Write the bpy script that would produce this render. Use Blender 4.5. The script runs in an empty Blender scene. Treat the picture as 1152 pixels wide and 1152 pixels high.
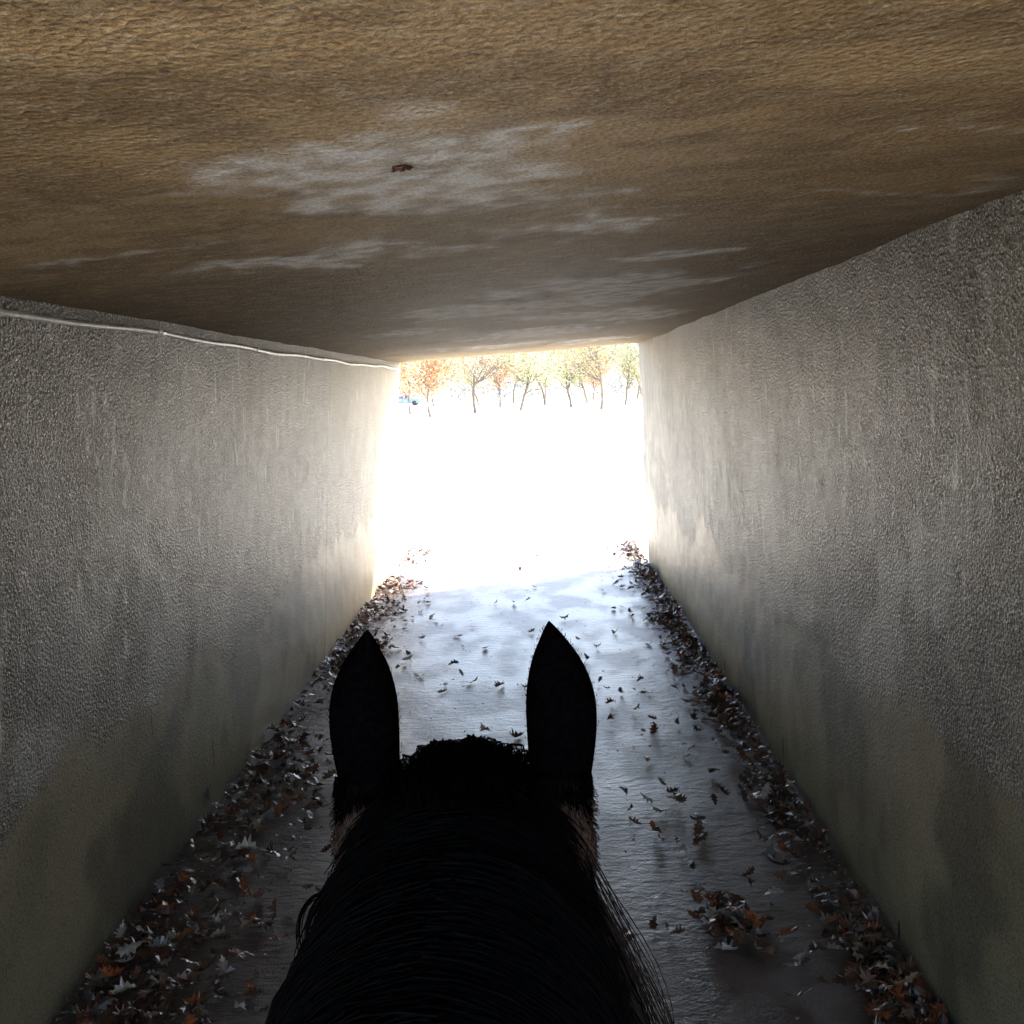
import bpy, bmesh, math, random
from mathutils import Vector, Matrix, noise
random.seed(7)
R=random.random
def U(a,b): return a+(b-a)*R()
SC=bpy.context.scene
COL=SC.collection
SUN=24.0; SKY=1.35; SUN_EL=math.radians(38); SUN_AZ=math.radians(60)  # az measured clockwise from +Y
# ---------------------------------------------------------------- helpers
def obj(name,verts,faces,mat=None,parent=None,smooth=False,cols=None,mats=None,midx=None):
    me=bpy.data.meshes.new(name); me.from_pydata(verts,[],faces); me.update()
    if mat: me.materials.append(mat)
    if mats:
        for m in mats: me.materials.append(m)
        if midx: me.polygons.foreach_set('material_index',midx)
    if smooth: me.polygons.foreach_set('use_smooth',[True]*len(me.polygons))
    if cols:
        ca=me.color_attributes.new('Col','FLOAT_COLOR','POINT')
        flat=[]
        for c in cols: flat+= [c[0],c[1],c[2],c[3] if len(c)>3 else 1]
        ca.data.foreach_set('color',flat)
    o=bpy.data.objects.new(name,me); COL.objects.link(o)
    if parent: o.parent=parent
    return o
def empty(name,loc=(0,0,0)):
    o=bpy.data.objects.new(name,None); COL.objects.link(o); o.location=loc; return o
class NT:
    def __init__(s,name):
        s.m=bpy.data.materials.new(name); s.m.use_nodes=True; s.t=s.m.node_tree; s.n=s.t.nodes
        s.b=s.n['Principled BSDF']; s.tc=s.n.new('ShaderNodeTexCoord')
    def L(s,a,b): s.t.links.new(a,b)
    def mapping(s,scale=(1,1,1),src=None):
        m=s.n.new('ShaderNodeMapping'); m.inputs['Scale'].default_value=scale
        s.L(src or s.tc.outputs['Object'],m.inputs['Vector']); return m.outputs[0]
    def noise(s,scale,detail=2,rough=.55,vec=None,dist=0,col=False):
        n=s.n.new('ShaderNodeTexNoise'); n.inputs['Scale'].default_value=scale
        n.inputs['Detail'].default_value=detail; n.inputs['Roughness'].default_value=rough
        n.inputs['Distortion'].default_value=dist
        s.L(vec or s.tc.outputs['Object'],n.inputs['Vector']); return n.outputs[1 if col else 0]
    def voro(s,scale,vec=None,feature='F1'):
        n=s.n.new('ShaderNodeTexVoronoi'); n.feature=feature; n.inputs['Scale'].default_value=scale
        s.L(vec or s.tc.outputs['Object'],n.inputs['Vector']); return n.outputs['Distance']
    def ramp(s,f,a,b,va=0.,vb=1.):
        n=s.n.new('ShaderNodeMapRange'); n.interpolation_type='SMOOTHSTEP'
        n.inputs[1].default_value=a; n.inputs[2].default_value=b; n.inputs[3].default_value=va; n.inputs[4].default_value=vb
        s.L(f,n.inputs[0]); return n.outputs[0]
    def math(s,op,a,b=None):
        n=s.n.new('ShaderNodeMath'); n.operation=op
        for i,x in enumerate((a,b)):
            if x is None: continue
            if isinstance(x,(int,float)): n.inputs[i].default_value=x
            else: s.L(x,n.inputs[i])
        return n.outputs[0]
    def mix(s,f,a,b,mode='MIX'):
        n=s.n.new('ShaderNodeMix'); n.data_type='RGBA'; n.blend_type=mode
        for sock,x in ((n.inputs[0],f),(n.inputs[6],a),(n.inputs[7],b)):
            if isinstance(x,(int,float)): sock.default_value=x
            elif isinstance(x,tuple): sock.default_value=(*x,1)
            else: s.L(x,sock)
        return n.outputs[2]
    def xyz(s):
        n=s.n.new('ShaderNodeSeparateXYZ'); s.L(s.tc.outputs['Object'],n.inputs[0]); return n.outputs
    def vcol(s):
        v=s.n.new('ShaderNodeVertexColor'); v.layer_name='Col'; return v.outputs[0],v.outputs[1]
    def bump(s,h,strength,dist,prev=None):
        n=s.n.new('ShaderNodeBump'); n.inputs['Strength'].default_value=strength; n.inputs['Distance'].default_value=dist
        s.L(h,n.inputs['Height'])
        if prev: s.L(prev,n.inputs['Normal'])
        return n.outputs[0]
    def out(s,col=None,rough=None,nrm=None,spec=None):
        for k,x in (('Base Color',col),('Roughness',rough),('Normal',nrm),('Specular IOR Level',spec)):
            if x is None: continue
            i=s.b.inputs[k]
            if isinstance(x,(int,float)): i.default_value=x
            elif isinstance(x,tuple): i.default_value=(*x,1)
            else: s.L(x,i)
        return s.m
# python-side texture helpers (large-scale staining, tone and painted shading are stored per vertex)
def fb(x,y,z,o=3): return .5+.5*noise.fractal(Vector((x,y,z)),.9,2.1,o,noise_basis='PERLIN_ORIGINAL')*1.1
def ss(a,b,v):
    t=max(0,min(1,(v-a)/(b-a))) if a!=b else 0; return t*t*(3-2*t)
def lp(f,a,b): return tuple(x+(y-x)*f for x,y in zip(a,b))
# ---------------------------------------------------------------- materials
def stucco(name,scale,bs,bd,pit,fleck,spec,r0,r1,pk=.55,f0=.62,f1=.70,fk=.6):
    t=NT(name); c,amp=t.vcol()
    g=t.noise(scale,2,.75); v=t.voro(scale*.5)
    c=t.mix(t.ramp(g,.32,.60,pk,0),c,t.mix(1.,c,pit,'MULTIPLY'))
    c=t.mix(t.math('MULTIPLY',t.ramp(g,f0,f1,0,fk),amp),c,fleck)
    h=t.math('MULTIPLY',t.math('ADD',g,v),amp)
    n=t.bump(h,bs,bd)
    return t.out(c,t.ramp(g,.35,.65,r1,r0),n,spec)
M_WL=stucco('wall_concrete',165,.9,.006,(.26,.235,.20),(.82,.81,.77),.36,.25,.62,.7,.585,.67,.85)
M_CE=stucco('ceiling_concrete',140,.75,.007,(.48,.38,.28),(.74,.64,.48),.16,.6,.8,.65)
def path_mat():
    t=NT('path_concrete'); c,a=t.vcol()
    g=t.noise(130,2,.7)
    c=t.mix(t.ramp(g,.35,.6,.5,0),c,t.mix(1.,c,(.4,.38,.36),'MULTIPLY'))
    n=t.bump(t.math('ADD',t.noise(1,3,.65,t.mapping((12,24,9))),t.math('MULTIPLY',g,.35)),.6,.010)
    return t.out(c,a,n,.45)
M_PA=path_mat()
def ground_mat():
    t=NT('ground'); x,y,z=t.xyz()
    b=t.noise(9,3,.7); a=t.noise(.3,2,.6)
    c=t.mix(t.ramp(b,.35,.65),(.16,.17,.06),(.30,.24,.12))
    d=t.math('ADD',y,t.math('MULTIPLY',a,10))
    c=t.mix(t.ramp(d,150,154,1,0),c,t.mix(t.ramp(b,.3,.7),(.64,.58,.47),(.54,.47,.36)))
    return t.out(c,.9,None,.2)
M_GR=ground_mat()
def simple(name,c1,c2,scale,rough=.6,spec=.5,bs=.3,bd=.005):
    t=NT(name); f=t.noise(scale,2,.6)
    return t.out(t.mix(t.ramp(f,.35,.65),c1,c2),rough,t.bump(f,bs,bd) if bs else None,spec)
M_EM=simple('embankment_grass',(.05,.08,.025),(.16,.14,.06),9,.9,.3,.8,.05)
M_CON=simple('portal_concrete',(.35,.33,.29),(.45,.43,.38),3,.8)
M_PVC=simple('white_conduit',(.80,.79,.76),(.64,.62,.58),30,.35)
M_RUST=simple('rusty_metal',(.16,.06,.025),(.03,.015,.01),120,.8,.3,1,.003)
M_DARK=simple('dark_hole',(.01,.009,.008),(.02,.018,.015),60,.9)
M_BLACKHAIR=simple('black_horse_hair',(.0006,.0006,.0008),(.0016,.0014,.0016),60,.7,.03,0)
M_WISP=simple('sunbleached_mane_hair',(.018,.012,.009),(.006,.004,.003),50,.6,.1,0)
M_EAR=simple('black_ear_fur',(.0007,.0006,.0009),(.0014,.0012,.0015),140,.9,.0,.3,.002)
M_FUZZ=simple('brown_fuzz',(.034,.022,.016),(.010,.006,.005),50,.8,.05,0)
M_HOOF=simple('hoof_horn',(.03,.025,.02),(.06,.05,.04),30,.5)
M_EYE=simple('horse_eye',(.004,.003,.003),(.01,.006,.004),10,.08)
M_BARK=simple('tree_bark',(.13,.11,.095),(.20,.17,.145),12,.9,.3,0)
M_BLUE=simple('blue_car_paint',(.14,.26,.42),(.16,.28,.45),2,.4)
M_GLASS=simple('car_glass',(.05,.07,.10),(.06,.08,.11),2,.1)
M_TYRE=simple('tyre_rubber',(.03,.03,.03),(.04,.04,.04),20,.8)
def coat_mat():
    t=NT('bay_coat'); x,y,z=t.xyz(); f=t.noise(1,2,.7,t.mapping((220,90,90)))
    b=t.math('ADD',t.ramp(y,.93,1.03),t.math('MULTIPLY',t.math('SUBTRACT',f,.5),.6))
    b=t.math('MULTIPLY',t.ramp(b,.3,.9),t.ramp(z,1.645,1.60))
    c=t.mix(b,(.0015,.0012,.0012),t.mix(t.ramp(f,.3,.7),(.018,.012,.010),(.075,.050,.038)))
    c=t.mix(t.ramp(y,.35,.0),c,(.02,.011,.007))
    return t.out(c,.9,t.bump(f,.5,.004),.03)
M_COAT=coat_mat()
def vcol_mat(name,rough,spec,dark=.35):
    t=NT(name); c,a=t.vcol()
    if dark: c=t.mix(t.ramp(t.noise(40,1,.6),.3,.7,dark,0),c,(.02,.012,.008))
    return t.out(c,rough,None,spec)
M_LEAF=vcol_mat('dead_oak_leaf',.36,.6)
M_CROWN=vcol_mat('autumn_foliage',.7,.3,0)

# ---------------------------------------------------------------- underpass
Y0,Y1=-0.4,11.2
LB=(-1.70,0.0); LT=(-1.51,2.39); RB=(1.27,0.0); RT=(1.196,2.51)
under=empty('concrete_underpass')
def wall_col(p,side):
    x,y,z=p; s=side*20
    big=fb(y*.9+s,z*.9,1); med=fb(y*3.2+s,z*3.2,5,4); fine=fb(y*11+s,z*9,6,3)
    c=lp(ss(.35,.65,big),(.125,.108,.080),(.205,.180,.138))
    c=lp(.7*ss(.40,.64,med),c,(.092,.079,.058))
    c=lp(.4*ss(.5,.7,fine),c,(.25,.225,.18))
    st=fb(y*6+s+2.2*fb(y*2,z*2,3),z*2.6,3,4); st2=fb(y*30+s+1.2*fb(y*3,z*3,9),z*4.2,8,2)
    up=ss(.75,1.35,z+ .5*(big-.5))
    mid=math.exp(-((z-1.35)/.6)**2)
    f=ss(.5,.72,st)*ss(.42,.62,fb(y*.8+s,z*.8,12))*up
    c=lp(.35*f,c,(.46,.445,.40))
    c=lp(.85*ss(.68,.75,st2)*ss(.56,.64,fb(y*1.9+s,z*1.9,31))*up,c,(.74,.73,.69))
    # mottled lime bloom in the middle of the walls
    c=lp(.8*mid*ss(.47,.64,fb(y*1.7+s,z*1.5,77,5)),c,(.44,.43,.40))
    zz=z+(fb(y*1.0+s,.3,2)-.5)*.5+(med-.5)*.12
    low=1-ss(.80,.90,zz)
    c=lp(.85*low,c,lp(ss(.3,.7,fb(y*1.4,z*1.4,s+9,4)),(.33,.285,.18),(.235,.212,.128)))
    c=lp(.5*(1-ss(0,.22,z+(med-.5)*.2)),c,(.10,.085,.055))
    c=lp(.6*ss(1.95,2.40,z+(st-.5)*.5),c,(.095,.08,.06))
    c=lp(.5*ss(.58,.74,fb(y*9+s,z*.8,60,3))*ss(1.1,2.2,z),c,(.07,.06,.045))
    c=lp(.6*ss(.53,.66,fb(y*1.1+s,z*.9,90,4)),c,(.085,.074,.056))
    if side<0:
        c=lp(.6*ss(7.36,7.42,y),c,(.38,.32,.215))
        c=lp(.85*(1-ss(.0,.035,abs(y-7.4))),c,(.05,.045,.035))
        c=lp(.7*ss(2.345,2.36,z),c,(.04,.035,.028))  # shadow gap above the conduit, painted dark into the wall colour
    amp=.28+.72*(1-low)
    return (*c,amp)
EFF=[(-.20,1.74,.30,.34,1.25),(.02,1.49,.10,.05,1.2),(.16,2.5,.20,.15,1.1),(-.55,2.65,.34,.15,1.1),(-.05,2.1,.2,.12,.5),(-.28,1.62,.16,.14,1.1),
 (.18,4.0,.42,.32,1.3),(.48,4.15,.34,.5,1.3),(-.25,4.85,.40,.40,1.5),(.25,4.7,.34,.35,1.4),(0,7.2,.5,.6,1.3),(.7,6.2,.25,.5,1.1),(-.7,6.0,.3,.3,1.1),
 (.75,1.75,.05,.02,1.),(.9,2.3,.3,.05,.5),(-1.0,2.3,.3,.04,.5),(.3,5.6,.5,.4,1.2),(-.3,8.8,.5,.5,.9),(.6,9.3,.4,.5,.9),(.5,3.2,.2,.12,1.)]
def ceil_col(p,_):
    x,y,z=p
    big=fb(x*.9,y*1.6,1); med=fb(x*3.2,y*6,5,4)
    c=lp(ss(.35,.65,big),(.37,.255,.13),(.49,.345,.185))
    c=lp(.7*ss(.42,.66,med),c,(.25,.175,.095))
    c=lp(.8*ss(2.0,4.0,y+big),c,(.21,.16,.10))  # darker further in: light falloff painted into the ceiling colour
    c=lp(.7*ss(8,11,y),c,(.42,.33,.17))  # lighter again by the exit, its daylight painted into the colour
    wx=x+(fb(x*4,y*4,2,4)-.5)*.38; wy=y+(fb(x*4,y*4,9,4)-.5)*.38
    st=ss(.42,.58,fb(x*13,y*15,4,4))
    tot=0
    for (px,py,rx,ry,k) in EFF:
        d=math.hypot((wx-px)/rx,(wy-py)/ry)
        if d<1.25: tot=max(tot,k*(1-ss(.35,1.25,d)))
    c=lp(min(1,tot*(.38+.9*st)),c,(.86,.86,.84))
    c=lp(.35*ss(.60,.72,fb(x*16,y*30,44,3)),c,(.58,.48,.33))
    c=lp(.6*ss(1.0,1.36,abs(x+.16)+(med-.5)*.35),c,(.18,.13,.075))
    c=lp(.5*ss(.93,1,1-abs(fb(x*1.2,y*2.6,70)-.5)*4),c,(.15,.10,.065))
    d=math.hypot((x+.20)/.06,(y-1.68)/.035); c=lp(.6*(1-ss(.3,1.1,d)),c,(.18,.11,.07))
    return (*c,.85)
def path_col(p):
    x,y,z=p
    big=fb(x*1.3,y*1.3,1); med=fb(x*5,y*5,5,4)
    c=lp(ss(.35,.65,big),(.115,.086,.072),(.155,.122,.106))
    c=lp(.6*ss(.42,.7,med),c,(.075,.054,.043))
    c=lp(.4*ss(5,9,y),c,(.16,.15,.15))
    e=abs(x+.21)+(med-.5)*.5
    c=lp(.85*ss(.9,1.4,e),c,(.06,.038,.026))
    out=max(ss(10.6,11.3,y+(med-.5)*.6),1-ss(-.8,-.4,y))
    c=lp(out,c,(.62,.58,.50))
    wet=ss(.3,.7,fb(x*3,y*2,20))
    r=.42-.13*wet+.14*ss(1.0,1.4,e)
    r=r+(.75-r)*out
    return (*c,r)
def sheet(name,a,b,y0,y1,nu,nv,mat,amp,thick,seed,cf,side,want):
    vs=[];fs=[];cs=[]
    ex=Vector((b[0]-a[0],0,b[1]-a[1])); n=Vector((ex.z,0,-ex.x)).normalized()
    for j in range(nv+1):
        y=y0+(y1-y0)*j/nv
        for i in range(nu+1):
            p=Vector((a[0],y,a[1]))+ex*(i/nu)
            cs.append(cf(p,side))
            d=noise.noise(Vector((p.x*1.3+seed,p.y*1.1,p.z*1.3)))*amp+noise.noise(Vector((p.x*6+seed,p.y*6,p.z*6)))*amp*.3+noise.noise(Vector((p.x*20+seed,p.y*20,p.z*20)))*amp*.11
            vs.append(p+n*d)
    fn=(Vector(vs[1])-Vector(vs[0])).cross(Vector(vs[nu+1])-Vector(vs[0]))
    flip=fn.dot(Vector(want))<0
    for j in range(nv):
        for i in range(nu):
            k=j*(nu+1)+i; f=(k,k+1,k+nu+2,k+nu+1); fs.append(f[::-1] if flip else f)
    o=obj(name,vs,fs,mat,under,True,cs)
    s=o.modifiers.new('s','SOLIDIFY'); s.thickness=thick; s.offset=-1
    return o
def ext(a,b,e0,e1):
    d=(Vector(b)-Vector(a)).normalized(); return tuple(Vector(a)-d*e0),tuple(Vector(b)+d*e1)
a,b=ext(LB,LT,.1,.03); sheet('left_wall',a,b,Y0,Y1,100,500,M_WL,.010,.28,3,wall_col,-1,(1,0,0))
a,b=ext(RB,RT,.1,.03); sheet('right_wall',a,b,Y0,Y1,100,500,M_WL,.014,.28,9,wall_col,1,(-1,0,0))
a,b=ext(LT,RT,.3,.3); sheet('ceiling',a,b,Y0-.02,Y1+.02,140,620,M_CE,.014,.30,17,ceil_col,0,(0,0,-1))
def box(name,lo,hi,mat,parent=None,bev=0.):
    bm=bmesh.new(); bmesh.ops.create_cube(bm,size=1)
    for v in bm.verts:
        v.co=Vector([(lo[i]+hi[i])/2+v.co[i]*(hi[i]-lo[i]) for i in range(3)])
    if bev: bmesh.ops.bevel(bm,geom=bm.edges[:],offset=bev,segments=2,affect='EDGES')
    me=bpy.data.meshes.new(name); bm.to_mesh(me); bm.free(); me.materials.append(mat)
    o=bpy.data.objects.new(name,me); COL.objects.link(o)
    if parent: o.parent=parent
    return o
for k,yy in (('far',Y1),('near',Y0)):
    s=1 if k=='far' else -1
    ya,yb=sorted((yy-.25*s,yy-.05*s))
    box(k+'_headwall_left',(-4.2,ya,-.2),(-1.86,yb,2.95),M_CON,under,.02)
    box(k+'_headwall_right',(1.46,ya,-.2),(4.0,yb,2.95),M_CON,under,.02)
    box(k+'_headwall_top',(-1.857,ya,2.75),(1.457,yb,2.95),M_CON,under,.02)
def emb():
    vs=[];fs=[]
    def strip(x0,x1,prof,nx):
        base=len(vs)
        for i in range(nx+1):
            x=x0+(x1-x0)*i/nx
            for (y,z) in prof: vs.append((x,y,z+noise.noise(Vector((x*.3,y*.4,0)))*.04*(1 if z>.5 else 0)))
        m=len(prof)
        for i in range(nx):
            for j in range(m-1):
                k=base+i*m+j; fs.append((k,k+m,k+m+1,k+1))
    top=[(Y0+.6,2.85),(Y0+2.5,2.95),(Y1-2.5,2.95),(Y1-.6,2.85)]
    strip(-60,-4.25,[(Y0-4,-.1)]+top+[(Y1+4,-.1)],30); strip(4.05,60,[(Y0-4,-.1)]+top+[(Y1+4,-.1)],30)
    strip(-4.25,4.05,[(Y0+.27,2.85)]+top[1:3]+[(Y1-.27,2.85)],12)
    return obj('embankment',vs,fs,M_EM,None,True)
emb()
def grid(name,x0,x1,ys,nx,z,mat,amp=0,cf=None):
    ny=len(ys)-1
    vs=[(x0+(x1-x0)*i/nx,ys[j],z+amp*noise.noise(Vector(((x0+(x1-x0)*i/nx)*3,ys[j]*3,0)))) for j in range(ny+1) for i in range(nx+1)]
    fs=[(j*(nx+1)+i,j*(nx+1)+i+1,(j+1)*(nx+1)+i+1,(j+1)*(nx+1)+i) for j in range(ny) for i in range(nx)]
    return obj(name,vs,fs,mat,None,True,[cf(v) for v in vs] if cf else None)
ys=[-20,-10,-5,-3]+[-2+.03*i for i in range(480)]+[14,20,30,45,60]
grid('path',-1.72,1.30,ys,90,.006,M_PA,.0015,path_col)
grid('ground',-1500,1500,[-1500+150*i for i in range(21)],20,-.004,M_GR)

# conduit -------------------------------------------------------------
def tube(pts,rad,n=8,cap=True):
    vs=[];fs=[]
    for i,p in enumerate(pts):
        p=Vector(p); a=Vector(pts[max(i-1,0)]); b=Vector(pts[min(i+1,len(pts)-1)])
        d=(b-a).normalized(); u=d.cross(Vector((0,0,1)))
        if u.length<.05: u=d.cross(Vector((1,0,0)))
        u.normalize(); v=d.cross(u); r=rad[i] if isinstance(rad,(list,tuple)) else rad
        for k in range(n):
            an=2*math.pi*k/n; vs.append(p+(u*math.cos(an)+v*math.sin(an))*r)
    for i in range(len(pts)-1):
        for k in range(n):
            fs.append((i*n+k,i*n+(k+1)%n,(i+1)*n+(k+1)%n,(i+1)*n+k))
    if cap: fs.append(tuple(range(n))[::-1]); fs.append(tuple(range(len(vs)-n,len(vs))))
    return vs,fs
def merge(lst):
    V=[];F=[]
    for vs,fs in lst:
        b=len(V); V+=list(vs); F+=[tuple(i+b for i in f) for f in fs]
    return V,F
con=empty('electrical_conduit')
pts=[]
y=Y0
while y<Y1-.1:
    z=2.335+.006*math.sin(y*2.1)-.018*(1/(1+math.exp(-(y-5.6)*4)))+.004*math.sin(y*5.3)
    pts.append((-1.51+.026+.003*math.sin(y*3),y,z)); y+=.15
obj('pipe',*merge([tube(pts,.0105,8)]),M_PVC,con,True)
cl=[]
yy=-.1
while yy<11:
    k=min(range(len(pts)),key=lambda i:abs(pts[i][1]-yy)); p=Vector(pts[k])
    cl.append(tube([p-Vector((0,.010,0)),p+Vector((0,.010,0))],.0135,8)); yy+=1.35
for yj in (.9,3.9,6.9,9.9):
    k=min(range(len(pts)),key=lambda i:abs(pts[i][1]-yj)); p=Vector(pts[k]); cl.append(tube([p-Vector((0,.035,0)),p+Vector((0,.035,0))],.0128,10))
obj('clips',*merge(cl),M_PVC,con,True)

def leak():
    cx,cy=-.205,1.66; zc=2.39+(cx+1.51)*.0444
    V=[];F=[];n=20
    for ring,(r,dz) in enumerate([(.0,.02),(.008,.012),(.012,-.001),(.020,.008)]):
        for k in range(n):
            a=2*math.pi*k/n; rr=r*(1+.5*noise.noise(Vector((math.cos(a)*2,math.sin(a)*2,ring))))
            V.append((cx+rr*math.cos(a)*1.2,cy+rr*math.sin(a),zc+dz-.006))
    for r in range(3):
        for k in range(n): F.append((r*n+k,r*n+(k+1)%n,(r+1)*n+(k+1)%n,(r+1)*n+k))
    bits=[(V,F)]
    for i in range(6):
        a=U(0,6.28); p=Vector((cx+math.cos(a)*.008,cy+math.sin(a)*.007,zc))
        bits.append(tube([p,p+Vector((U(-.006,.006),U(-.006,.006),-.007)),p+Vector((U(-.014,.014),U(-.01,.01),-.011))],[.0022,.0018,.0008],5))
    obj('rusty_leak_hole',*merge(bits),M_RUST,under,True)
leak()
def slot(side,y,z,h,w):
    x=LB[0]+(LT[0]-LB[0])*z/2.4+.006 if side<0 else RB[0]+(RT[0]-RB[0])*z/2.5-.008
    V=[];n=8
    for i in range(n): 
        a=2*math.pi*i/n; V.append((x,y+w*math.cos(a)*(1+U(-.3,.3)),z+h*math.sin(a)))
    V.append((x,y,z)); F=[(i,(i+1)%n,n) for i in range(n)]
    return V,F
obj('weep_holes',*merge([slot(-1,3.9,.75,.09,.004),slot(-1,4.7,.30,.08,.006),slot(-1,4.62,.12,.035,.018),slot(1,3.35,.08,.04,.012),slot(1,6.6,.10,.07,.015),slot(1,5.0,.14,.07,.010)]),M_DARK,under)

# ---------------------------------------------------------------- leaf litter
LC=[(.09,.035,.018),(.055,.026,.016),(.17,.055,.022),(.28,.075,.022),(.12,.06,.035),(.20,.14,.09),(.34,.29,.24),(.06,.042,.032)]
LW=[5,5,3,1.6,4,2,2.2,3]
def leaf(V,F,C,x,y,z,size,tilt):
    oak=[(0,-.62),(.06,-.45),(.2,-.38),(.12,-.25),(.34,-.12),(.17,.0),(.4,.16),(.18,.22),(.24,.42),(.08,.42),(0,.58)]
    out=oak+[(-a,b) for a,b in oak[-2:0:-1]]
    c1=U(-1.6,2.8); c2=U(-.7,1.4); tw=U(-.9,.9)
    rot=Matrix.Rotation(U(0,6.28),3,'Z')@Matrix.Rotation(U(-tilt,tilt),3,'X')@Matrix.Rotation(U(-tilt,tilt),3,'Y')
    sx=U(.7,1.1); b=len(V); P=[]
    for (u,v) in out:
        u*=sx*(1+U(-.15,.15)); v*=(1+U(-.06,.06))
        P.append(Vector((u,v,c1*u*u+c2*v*v*.8+tw*u*v)))
    P+=[Vector((0,-.3,.02)),Vector((0,.1,-.02))]; P=[rot@(p*size) for p in P]
    mz=min(p.z for p in P); col=random.choices(LC,LW)[0]; k=U(.6,1.3); col=[c*k for c in col]
    for p in P: V.append((x+p.x,y+p.y,z+p.z-mz)); C.append(col)
    n=len(out); m0,m1=b+n,b+n+1
    for i in range(n):
        j=(i+1)%n
        F.append((b+i,b+j,m0 if (out[i][1]+out[j][1])/2<-.1 else m1))
    F.append((b+4,m1,m0)) ; F.append((b+n-4,m0,m1))
V=[];F=[];C=[]
def put(x,y,zr=.02,size=None,tilt=.5):
    if LB[0]+.03<x<RB[0]-.03: leaf(V,F,C,x,y,.01+U(0,zr),size or U(.05,.095),tilt)
for i in range(2300):
    y=U(-.3,12.5); d=abs(random.gauss(0,.24)) if y<8 else abs(random.gauss(0,.18))
    if R()<.5+noise.noise(Vector((y*1.4,2.2,0))): put(LB[0]+.04+d,y,.04 if d<.2 else .012)
for i in range(2500):
    y=U(-.3,12.5); d=abs(random.gauss(0,.12))
    if R()<.65+noise.noise(Vector((y*1.4,7.2,0))): put(RB[0]-.04-d,y,.04 if d<.12 else .012)
for i in range(1500):
    x=U(-1.6,1.2); y=U(1.5,12)
    if noise.noise(Vector((x*2.2,y*1.1,5.)))>.10 and R()<.26 and (x>-.1 or R()<.6): put(x,y,.008)
for (cx,cy,n,s) in [(.68,3.5,75,.08),(.95,3.75,8,.1),(.62,4.2,12,.12),(.6,4.6,10,.14),(.85,3.15,10,.12),(1.0,4.6,5,.1),(.75,5.3,8,.14),(-.9,4.3,10,.15),(-1.1,3.6,16,.15),(-1.25,3.1,30,.12),(-1.3,4.8,40,.15),(.5,6.5,8,.18),(.55,5.6,8,.14)]:
    for i in range(n): put(cx+random.gauss(0,s),cy+random.gauss(0,s*1.2),.03,None,.7)
for (x,y) in [(-.17,5.6),(-.36,5.7),(-.3,6.6),(-.9,6.9),(-.7,8.0),(.1,7.4),(-.5,6.7),(-.45,7.6),(-.25,9.2),(.2,8.5)]: put(x,y,.004,.10,.3)
for i in range(9000):
    y=U(0.5,12)
    if R()<.4: x=LB[0]+.02+abs(random.gauss(0,.22))
    elif R()<.75: x=RB[0]-.02-abs(random.gauss(0,.10))
    else: x=U(-1.6,1.2); 
    s=U(.004,.014); a=U(0,6.28); b=len(V); col=[c*U(.5,1.2) for c in random.choice(LC)]
    for k in range(3):
        V.append((x+s*math.cos(a+k*2.1),y+s*math.sin(a+k*2.1),.01+U(0,.01))); C.append(col)
    F.append((b,b+1,b+2))
obj('leaf_litter',V,F,M_LEAF,None,False,C)

# ---------------------------------------------------------------- horse
HX=-.095
horse=empty('horse')
def loft(st,n=28):
    V=[];F=[]
    for c,u,v in st:
        for k in range(n):
            a=2*math.pi*k/n; V.append(c+u*math.cos(a)+v*math.sin(a))
    for i in range(len(st)-1):
        for k in range(n): F.append((i*n+k,(i)*n+(k+1)%n,(i+1)*n+(k+1)%n,(i+1)*n+k))
    F.append(tuple(range(n))[::-1]); F.append(tuple(range(len(V)-n,len(V))))
    return V,F
def interp(st,m=4):
    out=[]
    for i in range(len(st)-1):
        p0=st[max(i-1,0)];p1=st[i];p2=st[i+1];p3=st[min(i+2,len(st)-1)]
        for k in range(m):
            t=k/m; out.append(tuple(.5*((2*b)+(-a+c)*t+(2*a-5*b+4*c-d)*t*t+(-a+3*b-3*c+d)*t**3) for a,b,c,d in zip(p0,p1,p2,p3)))
    out.append(st[-1]); return out
trunk=[(-1.30,1.30,.06,.08),(-1.22,1.28,.19,.20),(-1.02,1.25,.27,.29),(-.7,1.22,.285,.31),(-.4,1.19,.29,.32),(-.1,1.20,.27,.34),(.1,1.22,.25,.34),
 (.28,1.26,.225,.30),(.42,1.32,.190,.255),(.58,1.38,.166,.22),(.75,1.435,.150,.182),(.9,1.49,.145,.152),(1.02,1.52,.142,.13),(1.10,1.53,.125,.115),(1.15,1.53,.08,.08)]
TR=interp(trunk,4)
body=[loft([(Vector((HX,y,z)),Vector((w,0,0)),Vector((0,0,h))) for y,z,w,h in TR])]
for s in (-1,1):  # muscle / cartilage at the root of each ear
    body.append(loft([(Vector((HX+s*.108,1.06+.012*k/6,1.49+.15*k/6)),Vector((r,0,0)),Vector((0,r*1.1,0))) for k,r in enumerate([.03,.042,.046,.045,.041,.037,.030])],16))
hd=Vector((0,math.cos(math.radians(52)),-math.sin(math.radians(52)))); hn=Vector((0,-hd.z,hd.y))
h0=Vector((HX,1.04,1.555))
head=[(-.06,0,.05,.05),(.0,0,.11,.085),(.08,-.01,.115,.12),(.18,-.025,.108,.135),(.28,-.015,.085,.105),(.38,.0,.064,.078),(.48,.0,.058,.064),(.55,-.002,.06,.06),(.60,-.006,.045,.045),(.62,-.01,.02,.02)]
body.append(loft([(h0+hd*t+hn*o,Vector((w,0,0)),hn*h) for t,o,w,h in interp(head,3)],24))
def leg(x,y0,pts):
    return loft([(Vector((HX+x,y0+dy,z)),Vector((rx,0,0)),Vector((0,ry,0))) for (dy,z,rx,ry) in interp(pts,3)],14)
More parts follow.
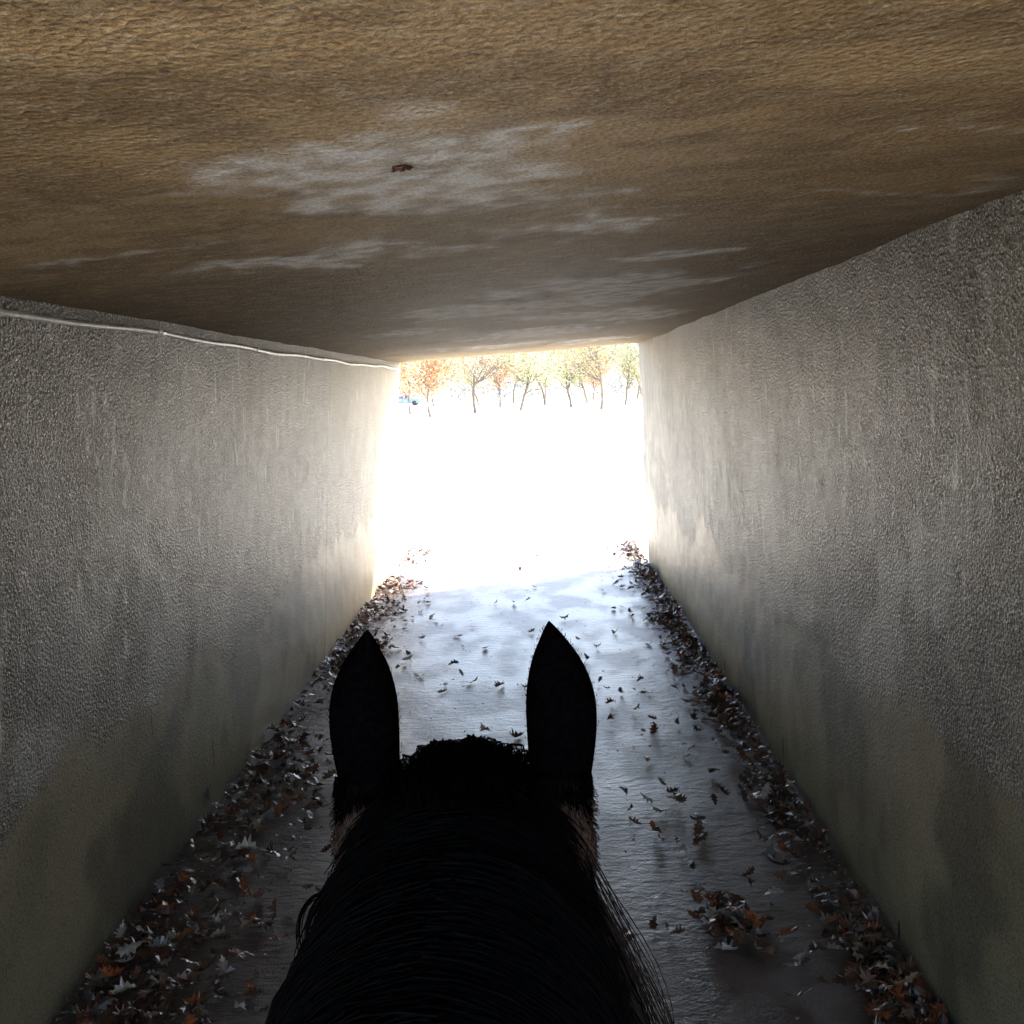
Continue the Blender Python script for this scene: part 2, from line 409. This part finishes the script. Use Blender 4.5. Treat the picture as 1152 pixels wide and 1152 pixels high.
fr=[(0,1.25,.09,.13),(0,1.0,.085,.12),(0.01,.8,.062,.085),(.015,.62,.047,.06),(.02,.48,.045,.052),(.012,.40,.033,.037),(.005,.27,.028,.032),(.0,.18,.038,.042),(.03,.10,.03,.034),(.05,.05,.045,.052)]
hi=[(0,1.25,.12,.20),(.02,1.05,.12,.20),(.05,.88,.095,.15),(.0,.72,.06,.09),(-.08,.58,.045,.065),(-.10,.50,.045,.06),(-.08,.42,.036,.042),(-.06,.27,.03,.034),(-.06,.18,.038,.043),(-.03,.10,.031,.036),(0,.05,.047,.055)]
feet=[]
for x,y0,p in ((-.15,.28,fr),(.15,.10,fr),(-.15,-1.05,hi),(.15,-.90,hi)):
    body.append(leg(x,y0,p)); fy=y0+p[-1][0]
    feet.append(loft([(Vector((HX+x,fy+.005,.075)),Vector((.045,0,0)),Vector((0,.05,0))),(Vector((HX+x,fy+.02,.008)),Vector((.06,0,0)),Vector((0,.068,0)))],16))
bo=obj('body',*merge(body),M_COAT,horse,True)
rm=bo.modifiers.new('r','REMESH'); rm.mode='VOXEL'; rm.voxel_size=.014; rm.use_smooth_shade=True
sm=bo.modifiers.new('s','SMOOTH'); sm.iterations=7; sm.factor=.6
obj('hooves',*merge(feet),M_HOOF,horse,True)
ev=[]
for s in (-1,1):
    bm=bmesh.new(); bmesh.ops.create_uvsphere(bm,u_segments=16,v_segments=10,radius=.024)
    c=h0+hd*.19+hn*.045+Vector((s*.092,0,0)); ev.append(([v.co+c for v in bm.verts],[tuple(v.index for v in f.verts) for f in bm.faces])); bm.free()
    c=h0+hd*.56+hn*.02+Vector((s*.05,0,0)); bm=bmesh.new(); bmesh.ops.create_uvsphere(bm,u_segments=10,v_segments=8,radius=.014)
    ev.append(([Vector((v.co.x*.5,v.co.y,v.co.z*1.5))+c for v in bm.verts],[tuple(v.index for v in f.verts) for f in bm.faces])); bm.free()
obj('eyes_and_nostrils',*merge(ev),M_EYE,horse,True)
EW=interp([(0,.032),(.12,.035),(.28,.0385),(.42,.0405),(.56,.0400),(.68,.0355),(.79,.0275),(.88,.0175),(.95,.0085),(1,.0008)],3)
def ear(s):
    base=Vector((HX+(-.107 if s<0 else .109),1.075,1.600)); L=.212 if s<0 else .216
    V=[];F=[];nc=14; ax=Vector((-s*.004,.03,1)).normalized(); nt=len(EW)-1
    for layer in (0,1):
        for (t,w) in EW:
            w=max(w,.0008); cc=base+ax*(L*t)
            cc.x+= s*.007*math.sin(math.pi*t) - s*.004*t**4
            for k in range(nc+1):
                a=-1.15*math.pi/2+1.15*math.pi*k/nc
                r=max(w-(0.004 if layer else 0)*min(1,(1-t)*6),.0005)
                V.append(cc+Vector((math.sin(a)*r,-math.cos(a)*r*.75+w*.3,0)))
    m=nc+1; off=(nt+1)*m
    for i in range(nt):
        for k in range(nc):
            q=(i*m+k,i*m+k+1,(i+1)*m+k+1,(i+1)*m+k); F.append(q); F.append(tuple(off+j for j in q[::-1]))
        for k in (0,nc): F.append((i*m+k,(i+1)*m+k,off+(i+1)*m+k,off+i*m+k))
    return V,F
EV=[ear(-1),ear(1)]
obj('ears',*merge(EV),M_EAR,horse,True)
def strands(lst,n=3):
    V=[];F=[]
    for pts,r in lst:
        b=len(V); K=len(pts)
        for i,p in enumerate(pts):
            a=pts[max(i-1,0)];c=pts[min(i+1,K-1)]; d=(c-a); d.normalize()
            u=d.cross(Vector((.3,.9,.2))); u.normalize(); v=d.cross(u)
            rr=r*(1-.85*(i/(K-1))**2)
            for k in range(n):
                an=6.2832*k/n; V.append(p+u*(rr*math.cos(an))+v*(rr*math.sin(an)))
        for i in range(K-1):
            for k in range(n): F.append((b+i*n+k,b+i*n+(k+1)%n,b+(i+1)*n+(k+1)%n,b+(i+1)*n+k))
    return V,F
def sect(y):
    for i in range(len(TR)-1):
        if TR[i][0]<=y<=TR[i+1][0]:
            t=(y-TR[i][0])/(TR[i+1][0]-TR[i][0]); return [TR[i][k]+(TR[i+1][k]-TR[i][k])*t for k in (1,2,3)]
    return TR[-1][1:]
S=[]
for i in range(6000):
    y=U(.12,1.05); s=1 if R()<.55 else -1
    z,w,h=sect(y)
    th=math.radians(U(-6,22)); tmax=math.radians(100)
    top=y>.86
    if top: tmax=math.radians(U(50,66) if y<.95 else U(36,52))
    Ln=U(.18,.32) if not top else min(U(.10,.18),(w+h)*.5*tmax*.95)
    lift=U(.004,.022)*(1 if not top else .5); flare=0 if top else max(0,random.gauss(0,.012)); P=[]; dy=random.gauss(-.0,.02)-.03*R(); n=8
    clump=noise.noise(Vector((y*22,s*3,0)))*.010
    ph=U(0,6.28); last=None; lt=0
    for k in range(n):
        t=k/(n-1); a=th+(Ln*t)/((w+h)*.5)
        if a<tmax or last is None or top:
            p=Vector((HX+s*(w+lift)*math.sin(a),y+dy*t,z+(h+lift+clump)*math.cos(a)))
            last=p; lt=t
        else:
            p=last+Vector((s*flare*(t-lt)*4,dy*(t-lt),-(t-lt)*Ln))
        P.append(p+Vector((s*clump*t+.003*math.sin(ph+t*6),.003*math.cos(ph+t*5)+clump*t,0)))
    S.append((P,U(.0010,.0020)))
for i in range(1700):
    x=random.gauss(0,.036); x=max(-.072,min(.072,x)); y=U(.96,1.09)
    top=1.664-4.5*x*x; hgt=U(-.002,.006)+.008*noise.noise(Vector((x*45,0,0)))
    P=[Vector((HX+x*.9,y-.03,1.60)),Vector((HX+x,y-.01,top-.004)),Vector((HX+x*1.1+U(-.006,.006),y+.03,top+hgt)),Vector((HX+x*1.2+U(-.012,.012),y+.07,top-.012)),Vector((HX+x*1.2+U(-.02,.02),y+.12,top-.08)),Vector((HX+x*1.2+U(-.02,.02),y+.16,top-.17))]
    S.append((P,U(.0010,.0018)))
W2=[]
def lock(T,side,n,ys,fl,ln,spread,pw,r0=.0007,r1=.0014,wav=.005):
    for i in range(n):
        y=U(*ys); z,w,h=sect(y); x0=HX+side*w*.95; z0=z+h*U(.0,.4); f=U(0,1)**pw; P=[]; ph=U(0,6); L=ln*U(.7,1.15)
        cl=noise.noise(Vector((y*30,side,1))); fr=U(5,11)
        for k in range(12):
            t=k/11; P.append(Vector((x0+side*(.004+(f*fl+.014*cl)*math.sin(t*1.8)+wav*math.sin(ph+fr*t)*t),y-.07*t*f+spread*cl*t,z0-L*t+wav*.5*math.cos(ph+fr*t))))
        T.append((P,U(r0,r1)))
lock(S,1,700,(.70,1.0),.072,.30,.05,1.4)
lock(S,-1,420,(.62,.97),.035,.27,.04,1.8)
lock(W2,1,420,(.78,1.04),.100,.33,.06,.9,.0004,.0008,.010)
lock(W2,-1,200,(.72,1.02),.055,.27,.05,1.0,.0004,.0008,.009)
for g in range(3):   # loose curl of mane on the near side
    for i in range(9):
        j=Vector((U(-.002,.002),U(-.004,.004),U(-.002,.002))); e=U(.8,1.); P=[]; q=g*.006
        for k in range(14):
            t=k/13; a=math.radians(65+175*t*e); P.append(Vector((HX-.143+q+(.026-q*.6)*math.cos(a),.95,1.528+(.040-q)*math.sin(a)-.014*t))+j*(.6+2.*t))
        S.append((P,.0009))
for i in range(500):
    a=U(0,6.28); r=U(0,.03); P=[]
    for k in range(9):
        t=k/8; P.append(Vector((HX+math.cos(a)*r*(1+2.*math.sin(t*2.6)),-1.27-.10*math.sin(t*1.6)+math.sin(a)*r*(1+1.6*math.sin(t*2.6)),1.40-.95*t*U(.95,1.02))))
    S.append((P,U(.002,.004)))
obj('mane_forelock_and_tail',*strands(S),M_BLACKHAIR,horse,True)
obj('loose_mane_wisps',*strands(W2),M_WISP,horse,True)
S=[]
for s,(EVv,EVf) in zip((-1,1),EV):
    for i in range(700):
        v=EVv[random.randrange(0,(len(EW)-3)*15)]; c=Vector((HX+s*.110,1.08,v.z)); d=(v-c).normalized()+Vector((0,0,3)); d.normalize()
        p=v+Vector((U(-.002,.002),U(-.002,.002),U(-.004,.004))); l=U(.002,.004)
        S.append(([p,p+d*l*.5,p+d*l],.0004))
    for i in range(900):   # long dark hairs hanging from the ear root
        a=math.radians(U(-200,20)); zz=U(1.595,1.645); r=.038
        p=Vector((HX+s*.108+r*math.cos(a),1.07+r*.9*math.sin(a),zz)); l=U(.01,.024)
        S.append(([p,p+Vector((U(-.003,.003),-.004,-l*.5)),p+Vector((U(-.006,.006),-.006,-l))],.0006))
obj('ear_fur',*strands(S),M_EAR,horse,True)
S=[]
for s in (-1,1):
    for i in range(1500):
        y=U(.88,1.12); z,w,h=sect(min(y,1.1)); a=math.radians(U(40,110)); 
        p=Vector((HX+s*(w+.0)*math.sin(a),y,z+h*math.cos(a))); d=Vector((s*math.sin(a)*.6,-.35,math.cos(a)*.5-.6))
        l=U(.005,.012); S.append(([p-d*.004,p+d*l*.5,p+d*l+Vector((U(-.003,.003),0,-.003))],.0005))
    for i in range(700):
        a=U(0,6.28); zz=U(1.53,1.62); r=.043
        p=Vector((HX+s*.108+r*math.cos(a),1.065+r*math.sin(a),zz)); d=Vector((math.cos(a)*.5,math.sin(a)*.5,U(-.9,.1))); l=U(.005,.011)
        S.append(([p-d*.005,p+d*l*.5,p+d*l],.0005))
obj('winter_coat_hairs',*strands(S),M_FUZZ,horse,True)

# ---------------------------------------------------------------- trees
def tree_mesh(name,cols,h,seed,dens,nl=(7,13)):
    rnd=random.Random(seed); parts=[]; tips=[]
    def br(p,d,L,r,lv):
        pts=[p];rs=[r];q=p.copy();dd=d.copy();n=5
        for i in range(n):
            dd=(dd+Vector((rnd.gauss(0,.13),rnd.gauss(0,.13),rnd.gauss(.03,.08)))).normalized(); q=q+dd*(L/n); pts.append(q.copy()); rs.append(r*(1-.5*(i+1)/n))
        parts.append(tube(pts,rs,6 if lv<2 else 4,False))
        if lv>=2: tips.extend(pts[2:])
        if lv<3:
            for k in range(4 if lv else 8):
                i=rnd.randint(1 if lv else 2,n); a=rnd.uniform(0,6.28); el=rnd.uniform(-.1,.9)
                nd=(dd*.35+Vector((math.cos(a)*math.cos(el),math.sin(a)*math.cos(el),math.sin(el)))).normalized()
                br(pts[i],nd,L*rnd.uniform(.55,.78),rs[i]*.6,lv+1)
    br(Vector((0,0,-.1)),Vector((0,0,1)),h*.42,h*.014,0)
    BV,BF=merge(parts); nb=len(BF); C=[(.1,.08,.06)]*len(BV); V=list(BV);F=list(BF)
    for tp in tips:
        if rnd.random()>dens: continue
        base=rnd.choice(cols); k0=rnd.uniform(.7,1.3)
        for k in range(rnd.randint(*nl)):
            c=tp+Vector((rnd.gauss(0,.45),rnd.gauss(0,.45),rnd.gauss(0,.3))); s=rnd.uniform(.05,.11)
            u=Vector((rnd.gauss(0,1),rnd.gauss(0,1),rnd.gauss(0,1))).normalized(); w=u.orthogonal().normalized(); b=len(V); cc=[x*k0*rnd.uniform(.8,1.2) for x in base]
            for q in (u*s,w*s*.6,-u*s,-w*s*.6): V.append(c+q); C.append(cc)
            F.append((b,b+1,b+2,b+3))
    me=bpy.data.meshes.new(name); me.from_pydata(V,[],F); me.materials.append(M_BARK); me.materials.append(M_CROWN)
    me.polygons.foreach_set('material_index',[0]*nb+[1]*(len(F)-nb))
    ca=me.color_attributes.new('Col','FLOAT_COLOR','POINT'); fl=[]
    for c in C: fl+=[c[0],c[1],c[2],1]
    ca.data.foreach_set('color',fl); me.update(); return me
OR=tree_mesh('orange_crown',[(.46,.25,.13),(.48,.31,.16),(.40,.22,.13)],9,1,.95)
GR=tree_mesh('yellow_green_crown',[(.30,.32,.16),(.42,.39,.19),(.26,.28,.16)],9.5,2,.85)
TH=tree_mesh('thin_crown',[(.36,.30,.19),(.34,.31,.24)],10,3,.6)
for nm,me,x,y,s,r in [('orange_maple_tree',OR,-9.0,60,1.0,0),('orange_maple_tree',OR,-7.8,74,1.0,2),('orange_maple_tree',OR,-10.6,84,1.,1.3),('bare_tree',TH,-4.9,82,1.,1),('green_tree',GR,-1.2,84,1.,0.4),('green_tree',GR,3.4,90,1.05,2.2),
   ('bare_tree',TH,5.3,78,.95,4),('green_tree',GR,8.5,92,1.0,1.2),('bare_tree',TH,9.0,76,1,.3),('orange_maple_tree',OR,13,88,1.1,4),('orange_maple_tree',OR,-17,70,1.1,4),('bare_tree',TH,-24,85,1,4),('green_tree',GR,22,80,1.1,5),('orange_maple_tree',OR,30,95,1,1),
   ('orange_maple_tree',OR,-12,118,1.1,3),('green_tree',GR,-7,125,1.,3.3),('bare_tree',TH,-2.5,122,1.1,.2),('green_tree',GR,1.5,128,1.05,5),('orange_maple_tree',OR,7.4,124,1.,5.2),('green_tree',GR,12.5,120,1.1,.9),
   ('orange_maple_tree',OR,-3.6,104,1.,.6),('bare_tree',TH,1.2,106,1.,2.6),('green_tree',GR,5.9,108,1.1,3.9),('bare_tree',TH,11.5,104,1.,1.9)]:
    o=bpy.data.objects.new(nm,me); COL.objects.link(o); o.location=(x,y,0); o.scale=(s,s,s); o.rotation_euler=(0,0,r)
V=[];F=[];C=[]
for i in range(18000):
    x=U(-120,120); y=U(170,200); top=4.8+2.8*noise.noise(Vector((x*.07,0,0)))+2.6*noise.noise(Vector((x*.35,3,0))); z=U(0,1)**.7*top
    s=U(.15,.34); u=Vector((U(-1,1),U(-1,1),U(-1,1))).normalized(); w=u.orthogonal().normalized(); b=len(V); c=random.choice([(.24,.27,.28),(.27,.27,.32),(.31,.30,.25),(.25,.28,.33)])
    for q in (u*s,w*s,-u*s,-w*s): V.append(Vector((x,y,z))+q); C.append(c)
    F.append((b,b+1,b+2,b+3))
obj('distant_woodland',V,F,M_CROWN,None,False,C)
car=empty('parked_car')
def car_build(cx,cy):
    prof=[(-2.1,.35),(-2.15,.75),(-1.9,.95),(-1.3,1.0),(-.8,1.42),(.5,1.45),(1.15,1.0),(1.95,.88),(2.15,.65),(2.1,.35)]
    V=[];F=[];rows=[(-.82,.97),(-.86,1),(.86,1),(.82,.97)]
    for yy,k in rows:
        for x,z in prof:
            V.append((cx+x*k,cy+yy*(1-(.16 if z>1.1 else 0)),z))
    m=len(prof)
    for r in range(3):
        for i in range(m): F.append((r*m+i,r*m+(i+1)%m,(r+1)*m+(i+1)%m,(r+1)*m+i))
    F.append(tuple(range(m))); F.append(tuple(range(3*m,4*m))[::-1])
    obj('car_body',V,F,M_BLUE,car)
    g=[(-1.15,1.03),(-.76,1.36),(.46,1.38),(.98,1.03)]; V=[];F=[]
    for yy in (-.86,.86):
        b=len(V)
        for x,z in g: V.append((cx+x,cy+yy*(.87 if z>1.1 else 1.015),z))
        F.append((b,b+1,b+2,b+3))
    obj('windows',V,F,M_GLASS,car)
    w=[]
    for x in (-1.35,1.35):
        for yy in (-.80,.80): w.append(tube([(cx+x,cy+yy-.1,.33),(cx+x,cy+yy+.1,.33)],.33,18))
    obj('wheels',*merge(w),M_TYRE,car,False)
car_build(-17.3,132)

# ---------------------------------------------------------------- light
W=bpy.data.worlds.new('World'); SC.world=W; W.use_nodes=True
sky=W.node_tree.nodes.new('ShaderNodeTexSky'); sky.sky_type='NISHITA'; sky.sun_disc=False
sky.sun_elevation=SUN_EL; sky.sun_rotation=SUN_AZ; sky.air_density=1.0; sky.dust_density=3; sky.ozone_density=1.5
bg=W.node_tree.nodes['Background']; W.node_tree.links.new(sky.outputs[0],bg.inputs[0]); bg.inputs[1].default_value=SKY
sd=bpy.data.lights.new('sun','SUN'); sd.energy=SUN; sd.angle=math.radians(.5); sd.color=(1,.95,.88)
so=bpy.data.objects.new('sun',sd); COL.objects.link(so)
dirv=Vector((math.sin(SUN_AZ)*math.cos(SUN_EL),math.cos(SUN_AZ)*math.cos(SUN_EL),math.sin(SUN_EL)))
so.rotation_euler=dirv.to_track_quat('Z','Y').to_euler()
SC.view_settings.view_transform='Standard'; SC.view_settings.look='None'; SC.view_settings.exposure=0

cd=bpy.data.cameras.new('camera'); cam=bpy.data.objects.new('camera',cd); COL.objects.link(cam)
cd.sensor_width=36; cd.lens=34.4; cd.clip_start=.02; cd.clip_end=4000
Rm=Matrix.Rotation(math.radians(1.5),4,'Z')@Matrix.Rotation(math.radians(90-7.3),4,'X')@Matrix.Rotation(math.radians(-2),4,'Z')
cam.matrix_world=Matrix.Translation((0,0,2.08))@Rm
SC.camera=cam
